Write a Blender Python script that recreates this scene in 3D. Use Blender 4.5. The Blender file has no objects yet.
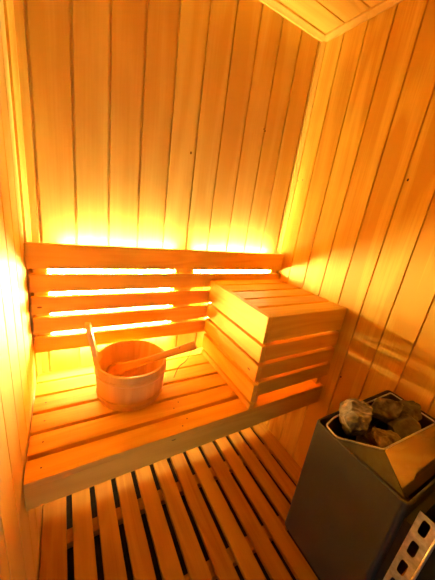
import bpy, bmesh, math, random
from mathutils import Vector, Matrix, noise
C = bpy.context.scene.collection
S = bpy.context.scene
random.seed(7)

# ------------------------------------------------------------------ camera
cam_data = bpy.data.cameras.new('camera')
cam_data.sensor_fit = 'VERTICAL'; cam_data.sensor_height = 58.0; cam_data.lens = 25.968
cam_data.clip_start = 0.01
cam = bpy.data.objects.new('camera', cam_data); C.objects.link(cam)
cam.rotation_mode = 'XYZ'
cam.location = (0.12911, -1.21533, 1.38979)
cam.rotation_euler = (1.26251, -0.13728, -0.51239)
S.camera = cam

# ------------------------------------------------------------------ world, exposure, light
world = bpy.data.worlds.new('world'); S.world = world; world.use_nodes = True
bg = world.node_tree.nodes['Background']
bg.inputs[0].default_value = (0.9, 0.9, 0.9, 1); bg.inputs[1].default_value = 0.06
S.view_settings.view_transform = 'Standard'; S.view_settings.look = 'None'
S.view_settings.gamma = 1.0; S.view_settings.use_curve_mapping = False
S.view_settings.exposure = -0.64
S.cycles.max_bounces = 14; S.cycles.diffuse_bounces = 10; S.cycles.glossy_bounces = 4
S.cycles.caustics_reflective = False; S.cycles.caustics_refractive = False
S.cycles.denoising_prefilter = 'ACCURATE'
S.cycles.sample_clamp_indirect = 40.0
LED_COLOR = (1.0, 0.86, 0.38)
LED_POWER = 780.0
BENCH_LED_POWER = 110.0
EDGE_FILL_POWER = 270.0
BOX_LED_POWER = 480.0
# daylight that comes in low through the open doorway behind the camera
dl = bpy.data.lights.new('doorway_daylight', 'AREA'); dl.shape = 'RECTANGLE'
dl.size = 0.5; dl.size_y = 0.24; dl.energy = 1.5; dl.color = (1.0, 0.87, 0.86)
dlo = bpy.data.objects.new('doorway_daylight', dl); C.objects.link(dlo)
dlo.location = (0.16, -1.70, 0.15)
dlo.rotation_euler = (Vector((0.22, -0.53, 0.42)) - dlo.location).to_track_quat('-Z', 'Y').to_euler()
dl.spread = math.radians(90)

# ------------------------------------------------------------------ room numbers (metres)
W, H, YF = 1.30, 2.2694, -1.20
SEAT = 0.573; BACK = -0.0513; BD = -0.535

# ------------------------------------------------------------------ materials
def mat(name):
    m = bpy.data.materials.new(name); m.use_nodes = True
    nt = m.node_tree; return m, nt, nt.nodes, nt.links, nt.nodes['Principled BSDF']

def wood(name, axis, light, dark, rough=0.55, board=None, grain=1.0, random_obj=True, knots=0.0, spec=0.3, across=11.0, ring_n=30.0):
    """axis: grain direction 0/1/2.  board=(axis, pitch, offset): colour varies per board"""
    m, nt, N, L, P = mat(name)
    def n(t, **k):
        x = N.new(t)
        for a, b in k.items(): setattr(x, a, b)
        return x
    def math_(op, a, b=None):
        x = n('ShaderNodeMath', operation=op)
        for i, v in enumerate((a, b)):
            if v is None: continue
            if isinstance(v, (int, float)): x.inputs[i].default_value = v
            else: L.new(v, x.inputs[i])
        return x.outputs[0]
    tc = n('ShaderNodeTexCoord'); obj = tc.outputs['Object']
    sep = n('ShaderNodeSeparateXYZ'); L.new(obj, sep.inputs[0])
    rnd = None
    if board:
        ax, pitch, off = board
        v = math_('FLOOR', math_('DIVIDE', math_('SUBTRACT', sep.outputs[ax], off), pitch))
        wn = n('ShaderNodeTexWhiteNoise', noise_dimensions='1D'); L.new(v, wn.inputs['W']); rnd = wn.outputs['Value']
    else:
        oi = n('ShaderNodeObjectInfo'); rnd = oi.outputs['Random']
    # offset per board
    comb = n('ShaderNodeCombineXYZ')
    sh = math_('MULTIPLY', rnd, 13.7)
    for i in range(3): L.new(sh, comb.inputs[i])
    add = n('ShaderNodeVectorMath', operation='ADD'); L.new(obj, add.inputs[0]); L.new(comb.outputs[0], add.inputs[1])
    # broad figure (cathedral arches): wave over stretched, warped coordinates
    mp = n('ShaderNodeMapping'); L.new(add.outputs[0], mp.inputs[0])
    sc = [across]*3; sc[axis] = across*0.12; mp.inputs['Scale'].default_value = sc
    n1 = n('ShaderNodeTexNoise'); n1.inputs['Scale'].default_value = 1.0; n1.inputs['Detail'].default_value = 1.5
    n1.inputs['Distortion'].default_value = 0.4; L.new(mp.outputs[0], n1.inputs[0])
    rings = math_('SINE', math_('MULTIPLY', n1.outputs[0], ring_n))
    rings = math_('MULTIPLY', math_('ADD', rings, 1.0), 0.5)
    # fine fibre
    mp2 = n('ShaderNodeMapping'); L.new(add.outputs[0], mp2.inputs[0])
    sc = [150.0]*3; sc[axis] = 4.0; mp2.inputs['Scale'].default_value = sc
    n2 = n('ShaderNodeTexNoise'); n2.inputs['Scale'].default_value = 1.0; n2.inputs['Detail'].default_value = 3.0
    L.new(mp2.outputs[0], n2.inputs[0])
    n3 = n('ShaderNodeTexNoise'); n3.inputs['Scale'].default_value = 3.5; n3.inputs['Detail'].default_value = 2.0
    L.new(add.outputs[0], n3.inputs[0])
    f = math_('ADD', math_('MULTIPLY', rings, 0.30*grain), math_('MULTIPLY', n2.outputs[0], 0.40*grain))
    f = math_('ADD', f, math_('MULTIPLY', n3.outputs[0], 0.35))
    f = math_('ADD', f, math_('MULTIPLY', math_('SUBTRACT', rnd, 0.5), 0.5))
    ramp = n('ShaderNodeValToRGB'); L.new(f, ramp.inputs[0])
    ramp.color_ramp.elements[0].position = 0.22; ramp.color_ramp.elements[0].color = (*light, 1)
    ramp.color_ramp.elements[1].position = 0.85; ramp.color_ramp.elements[1].color = (*dark, 1)
    col = ramp.outputs[0]
    if knots > 0:
        vo = n('ShaderNodeTexVoronoi'); vo.inputs['Scale'].default_value = 1.0
        mp3 = n('ShaderNodeMapping'); L.new(add.outputs[0], mp3.inputs[0])
        sc = [9.0]*3; sc[axis] = 4.5; mp3.inputs['Scale'].default_value = sc; L.new(mp3.outputs[0], vo.inputs[0])
        k = math_('LESS_THAN', vo.outputs['Distance'], knots)
        mx = n('ShaderNodeMix', data_type='RGBA'); L.new(k, mx.inputs[0]); L.new(col, mx.inputs[6])
        mx.inputs[7].default_value = (dark[0]*0.35, dark[1]*0.25, dark[2]*0.2, 1); col = mx.outputs[2]
    L.new(col, P.inputs['Base Color'])
    P.inputs['Roughness'].default_value = rough
    P.inputs['Specular IOR Level'].default_value = spec
    bp_ = n('ShaderNodeBump'); bp_.inputs['Strength'].default_value = 0.15; bp_.inputs['Distance'].default_value = 0.001
    L.new(n2.outputs[0], bp_.inputs['Height']); L.new(bp_.outputs[0], P.inputs['Normal'])
    return m

PL, PD = (0.77, 0.525, 0.110), (0.63, 0.353, 0.057)
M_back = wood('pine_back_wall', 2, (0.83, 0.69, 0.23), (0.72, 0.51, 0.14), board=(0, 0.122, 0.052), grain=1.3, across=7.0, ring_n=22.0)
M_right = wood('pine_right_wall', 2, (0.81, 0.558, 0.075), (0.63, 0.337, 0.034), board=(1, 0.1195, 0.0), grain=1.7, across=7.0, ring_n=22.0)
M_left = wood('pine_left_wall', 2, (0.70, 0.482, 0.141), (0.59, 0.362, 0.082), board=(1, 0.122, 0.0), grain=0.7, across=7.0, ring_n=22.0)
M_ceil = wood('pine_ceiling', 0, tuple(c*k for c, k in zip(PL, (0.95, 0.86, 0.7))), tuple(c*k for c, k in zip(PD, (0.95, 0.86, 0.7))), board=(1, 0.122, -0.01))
M_trim = wood('pine_trim', 2, PL, PD, grain=0.6)
M_slat_x = wood('bench_pine_lengthwise', 0, (0.77, 0.459, 0.051), (0.63, 0.303, 0.025), knots=0.05, grain=0.9)
M_slat_y = wood('bench_pine_crosswise', 1, (0.79, 0.486, 0.055), (0.65, 0.320, 0.027), knots=0.05, grain=0.9)
M_post = wood('bench_pine_upright', 2, PL, PD)
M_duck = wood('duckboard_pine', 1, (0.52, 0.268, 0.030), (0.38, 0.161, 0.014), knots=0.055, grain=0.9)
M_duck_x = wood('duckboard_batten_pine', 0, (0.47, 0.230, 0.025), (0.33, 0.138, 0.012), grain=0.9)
M_bucket = wood('bucket_pine', 2, (0.82, 0.500, 0.128), (0.66, 0.340, 0.072), grain=0.9, rough=0.45)
M_band = wood('bucket_band_wood', 0, (0.82, 0.500, 0.128), (0.66, 0.340, 0.072), grain=0.6, rough=0.45)
M_ladle = wood('ladle_wood', 0, (0.71, 0.334, 0.040), (0.50, 0.181, 0.020), rough=0.4, grain=0.9)

def plain(name, col, rough=0.5, metal=0.0, noise_amt=0.0, scale=20.0, spec=0.5, bump=0.0):
    m, nt, N, L, P = mat(name)
    P.inputs['Base Color'].default_value = (*col, 1); P.inputs['Roughness'].default_value = rough
    P.inputs['Metallic'].default_value = metal; P.inputs['Specular IOR Level'].default_value = spec
    if noise_amt:
        tc = N.new('ShaderNodeTexCoord'); nz = N.new('ShaderNodeTexNoise'); nz.inputs['Scale'].default_value = scale
        nz.inputs['Detail'].default_value = 5; L.new(tc.outputs['Object'], nz.inputs[0])
        rp = N.new('ShaderNodeValToRGB'); L.new(nz.outputs[0], rp.inputs[0])
        rp.color_ramp.elements[0].position = 0.3; rp.color_ramp.elements[1].position = 0.7
        rp.color_ramp.elements[0].color = (*[c*(1-noise_amt) for c in col], 1)
        rp.color_ramp.elements[1].color = (*[min(1, c*(1+noise_amt)) for c in col], 1)
        L.new(rp.outputs[0], P.inputs['Base Color'])
        if bump:
            b = N.new('ShaderNodeBump'); b.inputs['Strength'].default_value = bump; b.inputs['Distance'].default_value = 0.01
            L.new(nz.outputs[0], b.inputs['Height']); L.new(b.outputs[0], P.inputs['Normal'])
    return m

M_under = plain('dark_subfloor', (0.03, 0.022, 0.015), 0.8, noise_amt=0.3)
M_casing = plain('graphite_powder_coat', (0.045, 0.040, 0.030), 0.5, noise_amt=0.08, scale=200)
M_inner = plain('dark_inner_steel', (0.05, 0.045, 0.04), 0.6, 0.3)
M_steel = plain('polished_steel', (0.48, 0.42, 0.38), 0.12, 1.0)
M_rim = plain('bright_wire', (0.75, 0.72, 0.68), 0.3, 0.6)
M_white = plain('pale_painted_edge', (0.85, 0.82, 0.75), 0.5)
M_brushed = plain('brushed_steel', (0.13, 0.135, 0.15), 0.5, 0.3, noise_amt=0.1, scale=60)
M_galv = plain('galvanised_steel', (0.72, 0.72, 0.68), 0.5, 0.35, noise_amt=0.25, scale=70)
M_element = plain('heating_element', (0.12, 0.10, 0.08), 0.4, 0.8)
M_stone = plain('olivine_stone', (0.20, 0.145, 0.085), 0.75, noise_amt=0.75, scale=38, bump=1.0)
M_stone2 = plain('dark_peridotite_stone', (0.10, 0.085, 0.065), 0.7, noise_amt=0.4, scale=30, bump=0.5)
M_screw = plain('screw_metal', (0.16, 0.08, 0.03), 0.5, 0.3)
M_cord = plain('leather_cord', (0.10, 0.04, 0.015), 0.7)
M_dark = plain('knot_dark', (0.05, 0.02, 0.01), 0.8)

m_led, nt, N, L, P = mat('led_tape_glow')
P.inputs['Base Color'].default_value = (0.9, 0.7, 0.4, 1)
P.inputs['Emission Color'].default_value = (*LED_COLOR, 1); P.inputs['Emission Strength'].default_value = LED_POWER
m_led2, nt, N, L, P = mat('led_tape_glow_below_bench')
P.inputs['Emission Color'].default_value = (*LED_COLOR, 1); P.inputs['Emission Strength'].default_value = BENCH_LED_POWER

m_led_box, nt, N, L, P = mat('led_tape_glow_in_box')
P.inputs['Emission Color'].default_value = (*LED_COLOR, 1); P.inputs['Emission Strength'].default_value = BOX_LED_POWER
m_fill_edge, nt, N, L, P = mat('added_fill_glow_edges')
P.inputs['Emission Color'].default_value = (*LED_COLOR, 1); P.inputs['Emission Strength'].default_value = EDGE_FILL_POWER

# ------------------------------------------------------------------ helpers
def new_bm(): return bmesh.new()
def bx(bm, x0, x1, y0, y1, z0, z1, bev=0.0):
    g = bmesh.ops.create_cube(bm, size=1.0)
    vs = g['verts']
    for v in vs:
        v.co = Vector(((x0+x1)/2 + v.co.x*(x1-x0), (y0+y1)/2 + v.co.y*(y1-y0), (z0+z1)/2 + v.co.z*(z1-z0)))
    if bev > 0:
        es = list({e for v in vs for e in v.link_edges})
        bmesh.ops.bevel(bm, geom=es, offset=bev, segments=2, affect='EDGES', profile=0.5)
def extr(bm, pts, axis, a, b):
    """extrude a closed 2D profile along axis from a to b"""
    def P(p, t):
        c = [0, 0, 0]; o = [i for i in range(3) if i != axis]
        c[o[0]], c[o[1]] = p; c[axis] = t; return c
    lo = [bm.verts.new(P(p, a)) for p in pts]; hi = [bm.verts.new(P(p, b)) for p in pts]
    n = len(pts)
    for i in range(n): bm.faces.new((lo[i], lo[(i+1) % n], hi[(i+1) % n], hi[i]))
    bm.faces.new(lo[::-1]); bm.faces.new(hi)
def tube(bm, pts, r, seg=8, closed=False):
    rings = []; n = len(pts); pts = [Vector(p) for p in pts]; up = None
    for i, p in enumerate(pts):
        a = pts[(i-1) % n] if (closed or i > 0) else p
        b = pts[(i+1) % n] if (closed or i < n-1) else p
        t = (b-a).normalized()
        if up is None: up = Vector((0, 0, 1)) if abs(t.z) < 0.9 else Vector((1, 0, 0))
        s = t.cross(up).normalized(); up = s.cross(t).normalized()
        rings.append([bm.verts.new(p + r*(math.cos(q)*s + math.sin(q)*up)) for q in [2*math.pi*k/seg for k in range(seg)]])
    m = n if closed else n-1
    for i in range(m):
        A, B = rings[i], rings[(i+1) % n]
        for k in range(seg): bm.faces.new((A[k], A[(k+1) % seg], B[(k+1) % seg], B[k]))
    if not closed: bm.faces.new(rings[0][::-1]); bm.faces.new(rings[-1])
def lathe(bm, prof, cx, cy, seg=64, closed=True):
    rings = [[bm.verts.new((cx + r*math.cos(2*math.pi*k/seg), cy + r*math.sin(2*math.pi*k/seg), z)) for k in range(seg)] for r, z in prof]
    n = len(prof)
    for i in range(n if closed else n-1):
        A, B = rings[i], rings[(i+1) % n]
        for k in range(seg): bm.faces.new((A[k], A[(k+1) % seg], B[(k+1) % seg], B[k]))
def obj(name, bm, m, parent=None, smooth=False):
    bmesh.ops.recalc_face_normals(bm, faces=bm.faces)
    me = bpy.data.meshes.new(name); bm.to_mesh(me); bm.free()
    if smooth:
        for f in me.polygons: f.use_smooth = True
    me.materials.append(m)
    o = bpy.data.objects.new(name, me); C.objects.link(o)
    if parent:
        o.parent = parent; o.matrix_parent_inverse = Matrix.Identity(4)
        if parent.type == 'EMPTY': o.location = -parent.location
    return o
def box_obj(name, m, parent, *a, bev=0.002):
    bm = new_bm(); bx(bm, *a, bev=bev); return obj(name, bm, m, parent)
def thing(name, label, cat, loc, group=None):
    o = bpy.data.objects.new(name, None); C.objects.link(o); o.location = loc; o.empty_display_size = 0.05
    o['label'] = label; o['category'] = cat
    if group: o['group'] = group
    return o
def tag(o, label, cat, group=None):
    o['label'] = label; o['category'] = cat
    if group: o['group'] = group
    return o
def struct(name, bm, m):
    o = obj(name, bm, m); o['kind'] = 'structure'; return o

# ------------------------------------------------------------------ room shell
def panel(edges, axis_run, gap, depth, face, thick, lo, hi, axis_n, sign, tongue):
    """tongue-and-groove boarding as ONE closed profile: run coordinate along `edges`, normal towards sign"""
    # profile in (run, normal) swept over the third axis
    pts = [(edges[0], face + -sign*thick)]
    pts.append((edges[0], face))
    for e in edges[1:-1]:
        g = gap/2
        pts += [(e-g-0.0008, face), (e-g, face - sign*depth*0.35), (e-g, face - sign*depth), (e+g, face - sign*depth), (e+g, face - sign*depth*0.35), (e+g+0.0008, face)]
    pts += [(edges[-1], face), (edges[-1], face - sign*thick)]
    sweep = 3 - axis_run - axis_n
    bm = new_bm()
    if axis_run > axis_n: pts = [(b, a) for a, b in pts]
    extr(bm, pts, sweep, lo, hi)
    return bm
def nail_holes(bm, pts):
    for (c, u, v, r) in pts:
        c, u, v = Vector(c), Vector(u), Vector(v)
        f = bm.faces.new([bm.verts.new(c + u*r*math.cos(a) + v*r*1.4*math.sin(a)) for a in [2*math.pi*k/10 for k in range(10)]])
        f.material_index = 1
X_, Y_, Z_ = (1, 0, 0), (0, 1, 0), (0, 0, 1)
gx = [0.052 + 0.1215*i for i in range(11)]
bm = panel([-0.06] + [x for x in gx if x < 1.28] + [W+0.06], 0, 0.0095, 0.010, 0.0, 0.05, -0.06, H+0.05, 1, -1, 0)
nail_holes(bm, [((0.639, -0.0004, 1.606), X_, Z_, 0.0042), ((1.029, -0.0004, 1.788), X_, Z_, 0.0035), ((1.020, -0.0004, 1.795), X_, Z_, 0.0025)])
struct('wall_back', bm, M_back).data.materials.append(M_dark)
gy = [-0.1195*i for i in range(9, 0, -1)]
bm = panel([YF-0.1] + gy + [0.0], 1, 0.0052, 0.010, W, 0.05, -0.06, H+0.05, 0, -1, 0)
nail_holes(bm, [((W-0.0004, -0.612, 1.593), Y_, Z_, 0.004), ((W-0.0004, -0.606, 0.674), Y_, Z_, 0.004), ((W-0.0004, -0.027, 1.596), Y_, Z_, 0.003),
                ((W-0.0004, -0.062, 1.60), Y_, Z_, 0.0035)])
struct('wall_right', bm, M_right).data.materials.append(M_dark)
gl = [-0.122*i for i in range(9, 0, -1)]
bm = panel([YF-0.1] + gl + [0.0], 1, 0.0045, 0.010, 0.0, 0.05, -0.06, H+0.05, 0, 1, 0)
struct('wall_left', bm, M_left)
gc = [-0.13 - 0.122*i for i in range(8, -1, -1)]
bm = panel([YF-0.1] + gc + [0.0], 1, 0.0050, 0.010, H, 0.05, 0.0, W, 2, -1, 0)
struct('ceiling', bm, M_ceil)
bm = new_bm(); bx(bm, -0.05, W+0.05, YF-0.6, 0.05, -0.14, -0.06)
struct('floor', bm, M_under)
# front wall with the doorway the picture is taken from
bm = new_bm(); bx(bm, 0.93, W, YF-0.1, YF, -0.06, H); bx(bm, 0.0, 0.93, YF-0.1, YF, 2.0, H)
struct('wall_front', bm, M_right)
# trims: quarter battens in corners and along the ceiling
def tprof(bm, c, u, v, s, axis, a, b):
    """small stepped moulding in a corner c (2D), going along u and v"""
    pts = [(0, 0), (s, 0), (s, s*0.35), (s*0.72, s*0.55), (s*0.55, s*0.72), (s*0.35, s), (0, s)]
    extr(bm, [(c[0]+u*p, c[1]+v*q) for p, q in pts], axis, a, b)
bm = new_bm(); tprof(bm, (0, 0), 1, -1, 0.022, 2, 0, H); struct('trim_1', bm, M_trim)
bm = new_bm(); tprof(bm, (W, 0), -1, -1, 0.020, 2, 0, H); struct('trim_2', bm, M_trim)
bm = new_bm(); tprof(bm, (0, H), -1, -1, 0.024, 0, 0.0, W); struct('trim_3', bm, M_trim)
bm = new_bm(); tprof(bm, (W, H), -1, -1, 0.024, 1, YF, 0.0); struct('trim_4', bm, M_trim)

# ------------------------------------------------------------------ duckboard on the floor
duck = thing('duckboard', 'slatted pine duckboard covering the floor in front of the bench', 'floor grating', (0.65, -0.6, -0.06))
edges = [0.004] + [0.1065 + 0.0989*i for i in range(12)]
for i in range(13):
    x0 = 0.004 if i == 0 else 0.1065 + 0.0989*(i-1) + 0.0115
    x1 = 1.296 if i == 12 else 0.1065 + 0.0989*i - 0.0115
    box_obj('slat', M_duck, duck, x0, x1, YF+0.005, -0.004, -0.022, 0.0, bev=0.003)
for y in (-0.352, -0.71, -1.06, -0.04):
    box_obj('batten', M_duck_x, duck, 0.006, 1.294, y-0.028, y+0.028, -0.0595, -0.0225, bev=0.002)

# ------------------------------------------------------------------ bench
bench = thing('sauna_bench', 'wide slatted pine bench across the back wall with a deep front board', 'bench', (0.65, -0.27, SEAT))
ys = [(-0.003, -0.064), (-0.074, -0.153), (-0.165, -0.247), (-0.262, -0.345), (-0.359, -0.439), (-0.458, -0.5345)]
T = SEAT
screw_lib = None
def screw(parent, x, y, z, r=0.0032, up='z'):
    bm = new_bm()
    g = bmesh.ops.create_cone(bm, cap_ends=True, segments=10, radius1=r, radius2=r*0.8, depth=0.0012)
    if up == 'y': bmesh.ops.rotate(bm, verts=bm.verts, matrix=Matrix.Rotation(math.radians(90), 3, 'X'))
    if up == 'x': bmesh.ops.rotate(bm, verts=bm.verts, matrix=Matrix.Rotation(math.radians(90), 3, 'Y'))
    bmesh.ops.translate(bm, verts=bm.verts, vec=(x, y, z))
    return obj('screw', bm, M_screw, parent)
for i, (a, b) in enumerate(ys):
    s = box_obj('slat', M_slat_x, bench, 0.005, 1.296, b, a, T-0.024, T, bev=0.003 if i < 5 else 0.0008)
    ym = (a+b)/2
    screw(s, 0.045, ym, T, up='z')
    if i > 3: screw(s, 0.50, ym-0.012, T); screw(s, 0.53, ym+0.015, T)
fb = box_obj('front_board', M_slat_x, bench, 0.005, 1.292, -0.5345, BD+0.026, 0.465, T-0.0240, bev=0.0)
for x in (0.08, 0.65, 1.24):
    box_obj('crosspiece', M_slat_y, bench, x-0.02, x+0.02, -0.505, -0.004, 0.50, T-0.0245)
box_obj('unseen_bearer', M_slat_x, bench, 0.006, 1.294, -0.135, -0.112, 0.33, 0.499)  # unseen beam, added to cut off the under-bench light on the floor
box_obj('unseen_bearer', M_slat_x, bench, 0.006, 1.294, -0.025, -0.001, 0.46, 0.499)

# ------------------------------------------------------------------ backrest
rest = thing('backrest', 'backrest of five horizontal pine slats glowing from behind on the back wall', 'backrest', (0.65, -0.03, 0.7))
zs = [(1.073, 1.171), (0.977, 1.051), (0.885, 0.957), (0.796, 0.867), (0.707, 0.777)]
for i, (a, b) in enumerate(zs):
    x1 = 1.292 if i < 2 else 1.292
    s = box_obj('slat', M_slat_x, rest, 0.001 + (0.007 if i else 0), x1, BACK, BACK+0.020, a, b, bev=0.0025)
for x, hw in ((0.043, 0.024), (0.655, 0.050), (1.255, 0.024)):
    box_obj('batten', M_post, rest, x-hw, x+hw, BACK+0.0205, -0.001, 0.700, 1.150)

# ------------------------------------------------------------------ light tapes behind the backrest, then added fill strips
names = ['behind the gap under the top backrest slat', 'behind the second gap down in the backrest',
         'behind the third gap down in the backrest', 'behind the lowest gap in the backrest']
for i, z in enumerate((1.0545, 0.957, 0.868, 0.779)):
    for j, (x0, x1, where) in enumerate(((0.072, 0.606, 'above the bucket'), (0.716, 1.222, 'over the raised box'))):
        if j == 1 and i == 1: continue
        if j == 1 and i > 0: x0 = 0.84; where = 'inside the raised box'
        if j == 0: x1 = 0.590
        bm = new_bm(); bx(bm, x0, x1, -0.0145, -0.002, z-0.004, z+0.004)
        o = obj('led_strip', bm, m_led_box if (j == 1 and i > 0) else m_led)
        tag(o, 'glowing amber light tape %s, %s' % (names[i], where), 'light strip', 'light tapes behind the backrest')
for j, (x0, x1) in enumerate(((0.12, 0.602), (0.708, 1.20))):
    side = ('above the bucket', 'over the raised box')[j]
    bm = new_bm(); bx(bm, x0, x1, -0.0305, -0.0185, 1.1630, 1.1648)  # unseen fill strip, added to brighten the upper walls and ceiling
    tag(obj('led_strip', bm, m_fill_edge), 'added amber fill light hidden along the top edge of the backrest, %s' % side, 'light strip')
bm = new_bm(); bx(bm, 0.072, 0.602, -0.018, -0.004, 0.716, 0.722)  # another unseen fill, added to brighten the seat and the wall above it
tag(obj('led_strip', bm, m_fill_edge), 'added amber fill light hidden behind the bottom backrest slat by the bucket', 'light strip')
bm = new_bm(); bx(bm, 0.02, 1.28, -0.046, -0.032, 0.487, 0.493)
tag(obj('led_strip', bm, m_led2), 'amber light tape tucked under the rear of the bench', 'light strip')

# ------------------------------------------------------------------ raised box at the right end of the bench
box = thing('slatted_box', 'raised slatted pine box standing on the bench beside the right wall', 'bench box', (1.05, -0.29, SEAT))
XB = 0.800
lz = [(0.897, 1.015), (0.809, 0.884), (0.716, 0.794), (0.612, 0.697), (0.5735, 0.600)]
for a, b in lz:
    box_obj('side_board', M_slat_y, box, XB, XB+0.024, BD+0.0005, BACK-0.003, a, b, bev=0.002)
fz = [(0.903, 1.015), (0.815, 0.886), (0.725, 0.797), (0.636, 0.708)]
for i, (a, b) in enumerate(fz):
    box_obj('front_board', M_slat_x, box, XB+0.0245, 1.296, BD, BD+0.022, a, b, bev=0.002)
ty = [(-0.056, -0.124), (-0.141, -0.226), (-0.242, -0.327), (-0.345, -0.428), (-0.445, BD+0.0225)]
for a, b in ty:
    box_obj('top_slat', M_slat_x, box, XB+0.0245, 1.297, b, a, 0.993, 1.015, bev=0.002)
for x, y in ((0.843, -0.495), (1.278, -0.495), (0.843, -0.085), (1.278, -0.085)):
    box_obj('corner_post', M_post, box, x-0.018, x+0.018, y-0.018, y+0.018, 0.5735, 0.9925)

# ------------------------------------------------------------------ bucket
BX, BY, RB, RT, BH = 0.361, -0.238, 0.134, 0.1465, 0.167
Z0 = SEAT + 0.0005
bucket = thing('sauna_bucket', 'round wooden stave bucket with one tall handle stave standing on the bench', 'bucket', (BX, BY, Z0))
def rr(z): return RB + (RT-RB)*z/BH
bm = new_bm()
t = 0.013
seg = 96
nst = 16
def ring(rf, z, groove=False):
    out = []
    for k in range(seg):
        a = 2*math.pi*k/seg
        r = rf
        if groove and k % (seg//nst) == 0: r -= 0.0010
        out.append(bm.verts.new((BX + r*math.cos(a), BY + r*math.sin(a), Z0+z)))
    return out
prof = [(rr(0)-0.004, 0.0, 0), (rr(0), 0.004, 1)] + [(rr(z), z, 1) for z in (0.05, 0.11, BH-0.004)] + [(rr(BH)-0.003, BH, 0), (rr(BH)-t+0.002, BH, 0), (rr(BH)-t, BH-0.003, 0), (rr(0.02)-t, 0.02, 0)]
rings = [ring(r, z, g) for r, z, g in prof]
for A, B in zip(rings, rings[1:]):
    for k in range(seg): bm.faces.new((A[k], A[(k+1) % seg], B[(k+1) % seg], B[k]))
bm.faces.new(rings[0][::-1]); bm.faces.new(rings[-1])
body = obj('staves', bm, M_bucket, bucket, smooth=True)
for z, h in ((0.128, 0.016), (0.030, 0.016)):
    bm = new_bm()
    lathe(bm, [(rr(z-h/2)+0.0002, Z0+z-h/2), (rr(z-h/2)+0.003, Z0+z-h/2+0.001), (rr(z)+0.0042, Z0+z), (rr(z+h/2)+0.003, Z0+z+h/2-0.001), (rr(z+h/2)+0.0002, Z0+z+h/2)], BX, BY, 72)
    obj('hoop', bm, M_band, bucket, smooth=True)
# the tall handle stave
bm = new_bm()
th0 = math.radians(172); ts = 0.017
levels = [(-0.030, 0.070), (0.0, 0.066), (0.006, 0.052), (0.016, 0.036), (0.030, 0.026), (0.055, 0.022), (0.09, 0.021), (0.125, 0.021), (0.148, 0.021), (0.158, 0.018), (0.163, 0.011)]
nc = 9
grid = [[], []]
for dz, hw in levels:
    z = BH + dz
    lean = 0.0 if dz < 0 else 0.06*dz + 0.25*dz*dz
    for side in (0, 1):
        row = []
        for c in range(nc):
            s = -hw + 2*hw*c/(nc-1)
            r0 = rr(z) + lean + (0.0025 if side == 0 else (-t if dz < 0 else 0.0025-ts))
            a = th0 + s/rr(BH)
            row.append(bm.verts.new((BX + r0*math.cos(a), BY + r0*math.sin(a), Z0+z)))
        grid[side].append(row)
for side in (0, 1):
    for A, B in zip(grid[side], grid[side][1:]):
        for c in range(nc-1): bm.faces.new((A[c], A[c+1], B[c+1], B[c]))
for A, B, A2, B2 in zip(grid[0], grid[0][1:], grid[1], grid[1][1:]):
    bm.faces.new((A[0], B[0], B2[0], A2[0])); bm.faces.new((A[-1], B[-1], B2[-1], A2[-1]))
for k in (0, -1):
    for c in range(nc-1): bm.faces.new((grid[0][k][c], grid[0][k][c+1], grid[1][k][c+1], grid[1][k][c]))
bmesh.ops.bevel(bm, geom=[e for e in bm.edges if len(e.link_faces) == 2 and e.calc_face_angle(0) > 0.9], offset=0.002, segments=2, affect='EDGES')
obj('handle_stave', bm, M_bucket, bucket)

# ------------------------------------------------------------------ ladle
LA = Vector((0.289, -0.193, 0.652)); LB = Vector((0.594, -0.358, 0.828))
ladle = thing('wooden_ladle', 'wooden ladle leaning in the bucket with its handle over the rim', 'ladle', tuple(LA))
def frame_obj(name, bm, m, smooth=False):
    """build along local +X, then place from LA to LB with local z up"""
    d = (LB-LA).normalized(); up = Vector((-0.30, -0.80, 0.75)); up = (up - up.dot(d)*d).normalized(); side = up.cross(d)
    # roll the flat handle towards the viewer
    R_ = Matrix((d, side, up)).transposed()
    o = obj(name, bm, m, None, smooth)
    o.parent = ladle; o.rotation_euler = R_.to_euler(); return o
Ln = (LB-LA).length
bm = new_bm()
secs = []
for k in range(15):
    u = k/14; x = 0.030 + (Ln-0.030)*u
    hw = 0.0135 + 0.0045*max(0, (u-0.3)/0.7)**1.2 + 0.009*max(0, 1-u*3)
    hh = 0.0075 + 0.001*u
    secs.append([(x, hw*math.copysign(abs(math.cos(a))**0.6, math.cos(a)), hh*math.copysign(abs(math.sin(a))**0.6, math.sin(a))) for a in [2*math.pi*j/20 for j in range(20)]])
rg = [[bm.verts.new(p) for p in s] for s in secs]
for A, B in zip(rg, rg[1:]):
    for k in range(20): bm.faces.new((A[k], A[(k+1) % 20], B[(k+1) % 20], B[k]))
bm.faces.new(rg[0][::-1]); bm.faces.new(rg[-1])
frame_obj('handle', bm, M_ladle)
# bowl of the ladle
bm = new_bm()
def cup(rad, depth, z0, n=28, m=7):
    rs = []
    for i in range(m+1):
        q = math.pi/2*i/m; r = rad*math.cos(q); z = z0 - depth*math.sin(q)
        rs.append([bm.verts.new((0.022 + r*1.5*math.cos(2*math.pi*k/n), r*math.sin(2*math.pi*k/n), z)) for k in range(n)] if i < m else [bm.verts.new((0.022, 0, z))])
    for A, B in zip(rs, rs[1:]):
        for k in range(n):
            if len(B) > 1: bm.faces.new((A[k], A[(k+1) % n], B[(k+1) % n], B[k]))
            else: bm.faces.new((A[k], A[(k+1) % n], B[0]))
    return rs[0]
o_, i_ = cup(0.032, 0.020, 0.006), cup(0.027, 0.015, 0.006)
for k in range(28): bm.faces.new((o_[k], o_[(k+1) % 28], i_[(k+1) % 28], i_[k]))
frame_obj('bowl', bm, M_ladle, True)
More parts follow.
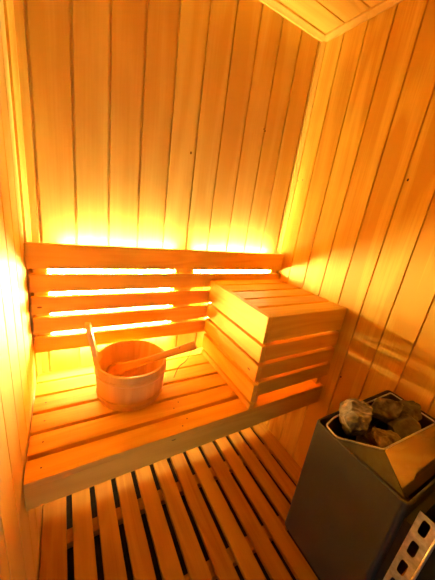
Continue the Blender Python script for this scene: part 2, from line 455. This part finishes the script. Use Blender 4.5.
# hanging cord through the handle
bm = new_bm()
P0 = LA.lerp(LB, 0.80) + Vector((0, -0.004, 0.012))
cord = [P0, P0+Vector((0.012, 0.006, 0.008)), P0+Vector((0.05, 0.02, 0.0)), P0+Vector((0.060, 0.012, -0.030)), P0+Vector((0.035, -0.010, -0.058)),
        P0+Vector((0.002, -0.018, -0.076)), P0+Vector((-0.012, -0.022, -0.098)), P0+Vector((-0.022, -0.026, -0.122))]
def smooth_path(p, n=6):
    out = []
    q = [p[0]] + p + [p[-1]]
    for i in range(1, len(q)-2):
        for k in range(n):
            t_ = k/n; a, b, c, d = q[i-1], q[i], q[i+1], q[i+2]
            out.append(0.5*((2*b) + (c-a)*t_ + (2*a-5*b+4*c-d)*t_*t_ + (3*b-a-3*c+d)*t_**3))
    out.append(p[-1]); return out
tube(bm, smooth_path(cord), 0.0015, 6)
obj('hanging_cord', bm, M_cord, ladle, True)

# ------------------------------------------------------------------ stove
SX0, SX1, SY0, SY1, SZ0, SZ1 = 0.830, 1.285, -1.103, -0.815, 0.255, 0.766
stove = thing('sauna_stove', 'dark graphite electric sauna heater with an open stone tray in the right corner', 'heater', ((SX0+SX1)/2, (SY0+SY1)/2, SZ0))
def rrect(x0, x1, y0, y1, r, n=6):
    out = []
    for cx, cy, a0 in ((x1-r, y1-r, 0), (x0+r, y1-r, 90), (x0+r, y0+r, 180), (x1-r, y0+r, 270)):
        for k in range(n+1):
            a = math.radians(a0 + 90*k/n); out.append((cx + r*math.cos(a), cy + r*math.sin(a)))
    return out
def shell(bm, loops, close=True):
    R_ = [[bm.verts.new(p) for p in lp] for lp in loops]
    n = len(R_[0])
    for A, B in zip(R_, R_[1:]):
        for k in range(n): bm.faces.new((A[k], A[(k+1) % n], B[(k+1) % n], B[k]))
    return R_
bm = new_bm()
def lp(x0, x1, y0, y1, r, z): return [(x, y, z) for x, y in rrect(x0, x1, y0, y1, r)]
e = 0.0
loops = [lp(SX0+.01, SX1-.01, SY0+.01, SY1-.01, 0.016, SZ0), lp(SX0, SX1, SY0, SY1, 0.018, SZ0+0.006), lp(SX0, SX1, SY0, SY1, 0.018, SZ1-0.003),
         lp(SX0+.002, SX1-.002, SY0+.002, SY1-.002, 0.017, SZ1), lp(SX0+.006, SX1-.006, SY0+.006, SY1-.006, 0.015, SZ1),
         lp(SX0+.007, SX1-.007, SY0+.007, SY1-.007, 0.014, SZ1-0.002), lp(SX0+.007, SX1-.007, SY0+.007, SY1-.007, 0.014, SZ0+0.15)]
R_ = shell(bm, loops); bm.faces.new(R_[0][::-1]); bm.faces.new(R_[-1])
obj('casing', bm, M_casing, stove)
# stone tray: chamfered box in dark steel with a bright rim
rim = [(0.846, -0.846), (0.838, -0.893), (0.943, -0.981), (1.262, -0.998), (1.270, -0.834), (0.905, -0.832)]
def roundpoly(P_, r=0.012, n=4):
    out = []
    for i, p in enumerate(P_):
        p = Vector(p); a = Vector(P_[i-1]); b = Vector(P_[(i+1) % len(P_)])
        u, v = (a-p), (b-p); rr_ = min(r, u.length*0.4, v.length*0.4)
        A_, B_ = p+u.normalized()*rr_, p+v.normalized()*rr_
        for k in range(n+1):
            t_ = k/n; out.append(A_.lerp(p, t_).lerp(p.lerp(B_, t_), t_))
    return out
rp = roundpoly(rim)
cx_, cy_ = 1.06, -0.91
def inset(f, z): return [(cx_ + (p.x-cx_)*f, cy_ + (p.y-cy_)*f, z) for p in rp]
bm = new_bm()
R_ = shell(bm, [inset(0.93, 0.50), inset(0.985, SZ1-0.004), inset(0.965, SZ1-0.004), inset(0.91, 0.51)])
bm.faces.new(R_[-1]); bm.faces.new(R_[0][::-1])
obj('stone_tray', bm, M_inner, stove)
bm = new_bm(); tube(bm, [(p.x, p.y, SZ1) for p in rp], 0.0028, 8, True)
obj('tray_rim', bm, M_rim, stove, True)
# steel cheek and sloping deflector between tray and front
def plate(name, quad, th, m):
    bm = new_bm(); q = [Vector(p) for p in quad]
    nrm = (q[1]-q[0]).cross(q[2]-q[0]).normalized()*th
    a = [bm.verts.new(p) for p in q]; b = [bm.verts.new(p-nrm) for p in q]; n = len(q)
    bm.faces.new(a); bm.faces.new(b[::-1])
    for i in range(n): bm.faces.new((a[i], b[i], b[(i+1) % n], a[(i+1) % n]))
    return obj(name, bm, m, stove)
plate('side_cheek', [(0.8385, -0.897, 0.7645), (0.855, -1.045, 0.64), (0.902, -1.077, 0.716), (0.942, -0.984, 0.7645)], 0.0012, M_brushed)
plate('deflector', [(0.945, -0.984, 0.7645), (0.905, -1.079, 0.716), (1.262, -1.082, 0.716), (1.262, -1.000, 0.7645)], 0.0012, M_steel)
# heating elements
for k, x in enumerate((0.93, 0.99, 1.07, 1.15)):
    pts = [Vector((x, -0.96, 0.52)), Vector((x, -0.96, 0.66)), Vector((x, -0.94, 0.705)), Vector((x, -0.91, 0.72)), Vector((x, -0.88, 0.705)), Vector((x, -0.862, 0.66)), Vector((x, -0.86, 0.52))]
    bm = new_bm(); tube(bm, smooth_path(pts), 0.0042, 8); obj('heating_element', bm, M_element, stove, True)
# perforated mounting bracket between casing and wall
bm = new_bm()
bx0 = 0.848; y0, y1 = -1.164, -1.120; zt, zb = 0.765, 0.27
sl = []
z = zt-0.018
def slotted(bm, x, th):
    """strip in the y-z plane with a column of rounded slots"""
    hz, hy, pitch = 0.0235, 0.0085, 0.0740
    yc = (y0+y1)/2 + 0.002
    z = zt; cells = []
    zc = zt - 0.035
    while zc - pitch/2 > zb:
        za, zb_ = zc + pitch/2, zc - pitch/2
        if not cells: za = zt
        cells.append((za, zb_, zc)); zc -= pitch
    def V(y, z, s): return bm.verts.new((x + s*th, y, z))
    n = 24
    for za, zb_, zc in cells:
        inn, out = [], []
        for k in range(n):
            a = 2*math.pi*k/n; c, s = math.cos(a), math.sin(a)
            iy = yc + hy*math.copysign(abs(c)**0.45, c); iz = zc + hz*math.copysign(abs(s)**0.45, s)
            m_ = max(abs(c), abs(s)); qy, qz = c/m_, s/m_
            oy = yc + (qy*(y1-yc) if qy > 0 else qy*(yc-y0)); oz = zc + (qz*(za-zc) if qz > 0 else qz*(zc-zb_))
            inn.append((iy, iz)); out.append((oy, oz))
        I = [[V(*p, s) for p in inn] for s in (0, 1)]; O = [[V(*p, s) for p in out] for s in (0, 1)]
        for k in range(n):
            j = (k+1) % n
            bm.faces.new((I[0][k], I[0][j], O[0][j], O[0][k])); bm.faces.new((I[1][k], O[1][k], O[1][j], I[1][j]))
            bm.faces.new((I[0][k], I[1][k], I[1][j], I[0][j]))
slotted(bm, bx0, 0.0015)
br = obj('wall_bracket', bm, M_galv, stove); br['label'] = 'pale galvanised bracket with a column of slots'
bm = new_bm(); tube(bm, [(bx0-0.0028, y0-0.001, zt-0.004), (bx0-0.0028, y0-0.001, zb)], 0.0034, 12)
obj('bracket_fold', bm, M_rim, stove, True)
bm = new_bm(); bx(bm, bx0+0.002, SX1-0.02, y0-0.0355, y0-0.003, zb, zt)
obj('back_plate', bm, M_inner, stove)
bm = new_bm(); bx(bm, bx0+0.004, SX1-0.03, y1+0.0, SY0+0.003, zb+0.01, zt-0.06)
obj('junction_box', bm, M_inner, stove)

# ------------------------------------------------------------------ stones
def stone(label, c, s, seed, m, rot=(0, 0, 0), cuts=9, rough=0.045):
    rnd = random.Random(seed); bm = new_bm()
    bmesh.ops.create_icosphere(bm, subdivisions=4, radius=1.0)
    planes = []
    for _ in range(cuts):
        v = Vector((rnd.gauss(0, 1), rnd.gauss(0, 1), rnd.gauss(0, 1))).normalized(); planes.append((v, rnd.uniform(0.38, 0.68)))
    for v in bm.verts:
        p = v.co.copy()
        for nrm, d_ in planes:
            k = p.dot(nrm)
            if k > d_: p -= nrm*(k-d_)*0.97
        p += p.normalized()*(noise.noise(p*2.2+Vector((seed, 0, 0)))*0.05 + noise.noise(p*4.5+Vector((0, seed, 0)))*rough*1.6 + abs(noise.noise(p*9+Vector((0, 0, seed))))*-0.07)
        v.co = Vector((p.x*s[0], p.y*s[1], p.z*s[2]))
    me_m = Matrix.Rotation(rot[2], 3, 'Z') @ Matrix.Rotation(rot[1], 3, 'Y') @ Matrix.Rotation(rot[0], 3, 'X')
    bmesh.ops.transform(bm, matrix=me_m.to_4x4(), verts=bm.verts)
    o = obj('sauna_stone', bm, m); o.location = c
    return tag(o, label, 'stone', 'stones on the heater')
stone('large brown rough stone nearest the left corner of the heater tray', (0.958, -0.872, 0.780), (0.094, 0.082, 0.076), 3, M_stone, (0.2, 0.3, 0.5))
stone('brown stone leaning behind the largest one at the back of the tray', (1.135, -0.868, 0.765), (0.088, 0.054, 0.066), 11, M_stone, (0.1, 0.1, -0.3))
stone('dark wedge shaped stone with a sharp ridge in the middle of the tray', (1.132, -0.945, 0.742), (0.064, 0.056, 0.072), 21, M_stone2, (0.5, 0.2, 0.3), 7, 0.02)
stone('small rounded speckled stone at the front edge above the steel slope', (1.018, -0.950, 0.742), (0.070, 0.042, 0.050), 31, M_stone, (0, 0.1, 0.2), 8, 0.08)
stone('grey stone beside the right wall at the far end of the tray', (1.232, -0.930, 0.752), (0.045, 0.055, 0.058), 41, M_stone2, (0.2, 0.5, 0.9), 7, 0.04)
stone('dark stone sunk low in the tray beneath the others', (1.075, -0.90, 0.665), (0.075, 0.055, 0.05), 51, M_stone2, (0.3, 0.1, 0.4), 7, 0.04)
